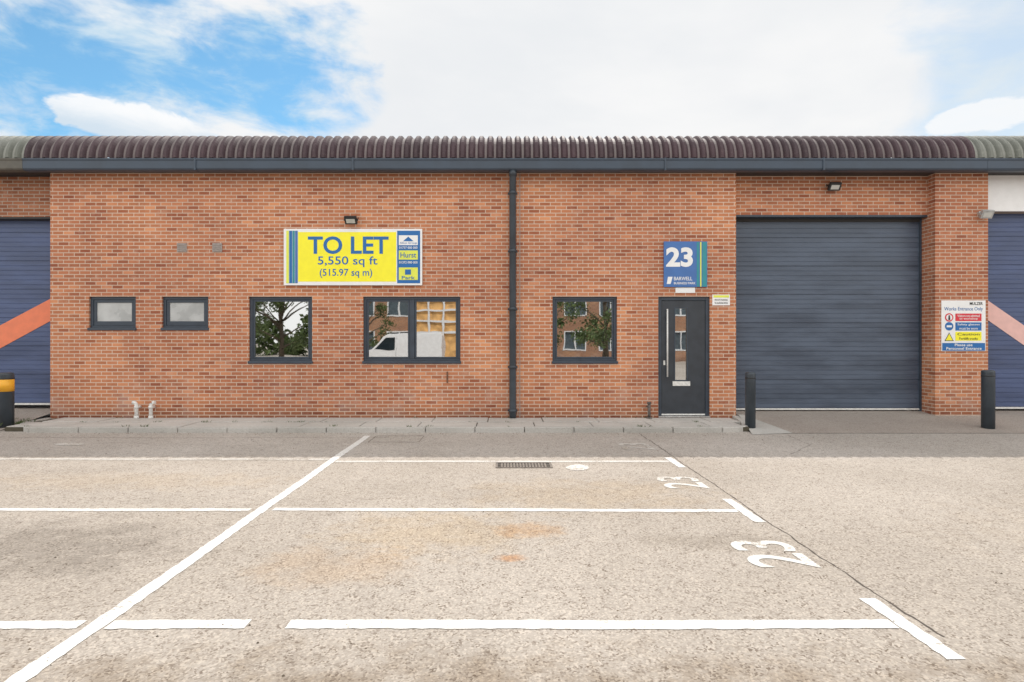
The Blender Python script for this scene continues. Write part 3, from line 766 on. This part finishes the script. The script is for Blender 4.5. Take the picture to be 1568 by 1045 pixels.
# distant belt of trees closing the yard on the left
rnd=random.Random(11); V=[];Fc=[]
for i in range(9000):
    cx=rnd.uniform(-60,-12); hh=4.2+1.6*math.sin(cx*.55)+1.1*math.sin(cx*1.37+1); p=Vector((cx,-46+rnd.gauss(0,1.2),hh*abs(rnd.random())**.8+rnd.gauss(0,.15)))
    u=Vector((rnd.gauss(0,1),rnd.gauss(0,1),rnd.gauss(0,1))).normalized(); w_=u.orthogonal().normalized(); s=rnd.uniform(.2,.45)
    o=len(V); V+=[p-u*s,p+w_*s*.6,p+u*s,p-w_*s*.6]; Fc.append((o,o+1,o+2,o+3))
mesh('distant_tree_belt',V,Fc,FOL)

# ------------------------------------------------------------ world
SE=math.radians(58); AZ=math.radians(12)
w=bpy.data.worlds.new('World'); sc.world=w; w.use_nodes=True; nt=w.node_tree
try:
    w.cycles.sampling_method='MANUAL'; w.cycles.sample_map_resolution=256
except Exception: pass
bg=nt.nodes['Background']; bg.inputs[1].default_value=.1
sky=N(nt,'ShaderNodeTexSky',sky_type='NISHITA'); sky.sun_disc=False; sky.sun_elevation=SE; sky.sun_rotation=AZ
sky.air_density=1.0; sky.dust_density=.4; sky.ozone_density=2.0
tc=N(nt,'ShaderNodeTexCoord'); gen=tc.outputs['Generated']
nm=N(nt,'ShaderNodeVectorMath',operation='NORMALIZE'); nt.links.new(gen,nm.inputs[0]); dv=nm.outputs[0]
def dot(v3):
    v3=Vector(v3).normalized(); n=N(nt,'ShaderNodeVectorMath',operation='DOT_PRODUCT'); nt.links.new(dv,n.inputs[0]); n.inputs[1].default_value=v3; return n.outputs['Value']
mp=N(nt,'ShaderNodeMapping'); nt.links.new(dv,mp.inputs[0]); mp.inputs['Scale'].default_value=(1,1,2.4); mp.inputs['Location'].default_value=(.9,.4,.2)
n1=noise(nt,mp.outputs[0],3.6,6,.56,.5)
n2=noise(nt,mp.outputs[0],10.0,5,.62,.3)
d_left=ramp(nt,dot((-780,913,390)),.935,.995,False)
d_mid=ramp(nt,dot((-325,913,440)),.988,.9985,False)
clear=math_(nt,'MAXIMUM',d_left,math_(nt,'MULTIPLY',d_mid,.7))
s=math_(nt,'ADD',math_(nt,'MULTIPLY',clear,1.15),math_(nt,'MULTIPLY',math_(nt,'SUBTRACT',n1,.5),-3.0))
s=math_(nt,'ADD',s,math_(nt,'MULTIPLY',math_(nt,'SUBTRACT',n2,.5),-1.1))
blue=math_(nt,'MULTIPLY',ramp(nt,s,.32,1.15),ramp(nt,clear,0,.25))
sp=N(nt,'ShaderNodeSeparateXYZ'); nt.links.new(dv,sp.inputs[0])
def cumulus(c,rx,rz):
    c=Vector(c).normalized()
    dx=math_(nt,'DIVIDE',math_(nt,'SUBTRACT',sp.outputs[0],c.x),rx); dz=math_(nt,'DIVIDE',math_(nt,'SUBTRACT',sp.outputs[2],c.z),rz)
    r=math_(nt,'ADD',math_(nt,'MULTIPLY',dx,dx),math_(nt,'MULTIPLY',dz,dz))
    front=math_(nt,'GREATER_THAN',sp.outputs[1],0)
    r=math_(nt,'ADD',r,math_(nt,'MULTIPLY',math_(nt,'SUBTRACT',n2,.5),4.0))
    return math_(nt,'MULTIPLY',ramp(nt,r,1.15,.65),front), dz
c1,dz1=cumulus((-560,913,335),.070,.026)
c2,dz2=cumulus((740,913,345),.045,.022)
blue2=math_(nt,'MULTIPLY',ramp(nt,math_(nt,'ADD',dot((760,913,350)),math_(nt,'MULTIPLY',math_(nt,'SUBTRACT',n1,.5),-.06)),.986,1.0),.4)
blue=math_(nt,'MAXIMUM',blue,blue2)
skyc=mixc(nt,1.0,sky.outputs[0],(1.0,1.5,1.5),'MULTIPLY')
skyc=mixc(nt,ramp(nt,n2,.38,.75),skyc,(5.2,7.2,8.7))
back=ramp(nt,math_(nt,'MULTIPLY',sp.outputs[1],-1.0),-.35,.6)
shade=ramp(nt,noise(nt,mp.outputs[0],1.7,5,.55,.3),.35,.65)
cl=mixc(nt,shade,(8.4,8.6,8.85),(9.5,9.5,9.5))
cl=mixc(nt,back,cl,(15.0,14.8,14.4))
tot=mixc(nt,blue,cl,skyc)
cc=mixc(nt,ramp(nt,math_(nt,'ADD',dz1,math_(nt,'MULTIPLY',n2,1.5)),-.1,1.3),(7.0,7.9,8.7),(10.,10.,10.))
tot=mixc(nt,math_(nt,'MULTIPLY',c1,.92),tot,cc)
tot=mixc(nt,math_(nt,'MULTIPLY',c2,.8),tot,(9.8,9.8,9.8))
nt.links.new(tot,bg.inputs[0])

sl=bpy.data.lights.new('sun','SUN'); sl.energy=3.1; sl.angle=math.radians(.5); sl.color=(1,.95,.88)
so=bpy.data.objects.new('sun',sl); link(so)
dirv=Vector((math.sin(AZ)*math.cos(SE),math.cos(AZ)*math.cos(SE),math.sin(SE)))
so.rotation_euler=dirv.to_track_quat('Z','Y').to_euler(); so.location=(5,30,30)

cam=bpy.data.cameras.new('camera'); co_=bpy.data.objects.new('camera',cam); link(co_)
cam.sensor_width=36; cam.lens=36*F/1568; cam.shift_x=14/1568; cam.clip_end=2000; cam.clip_start=.05
co_.location=(0,0,CAMH); co_.rotation_euler=(math.radians(90),0,0)
sc.camera=co_
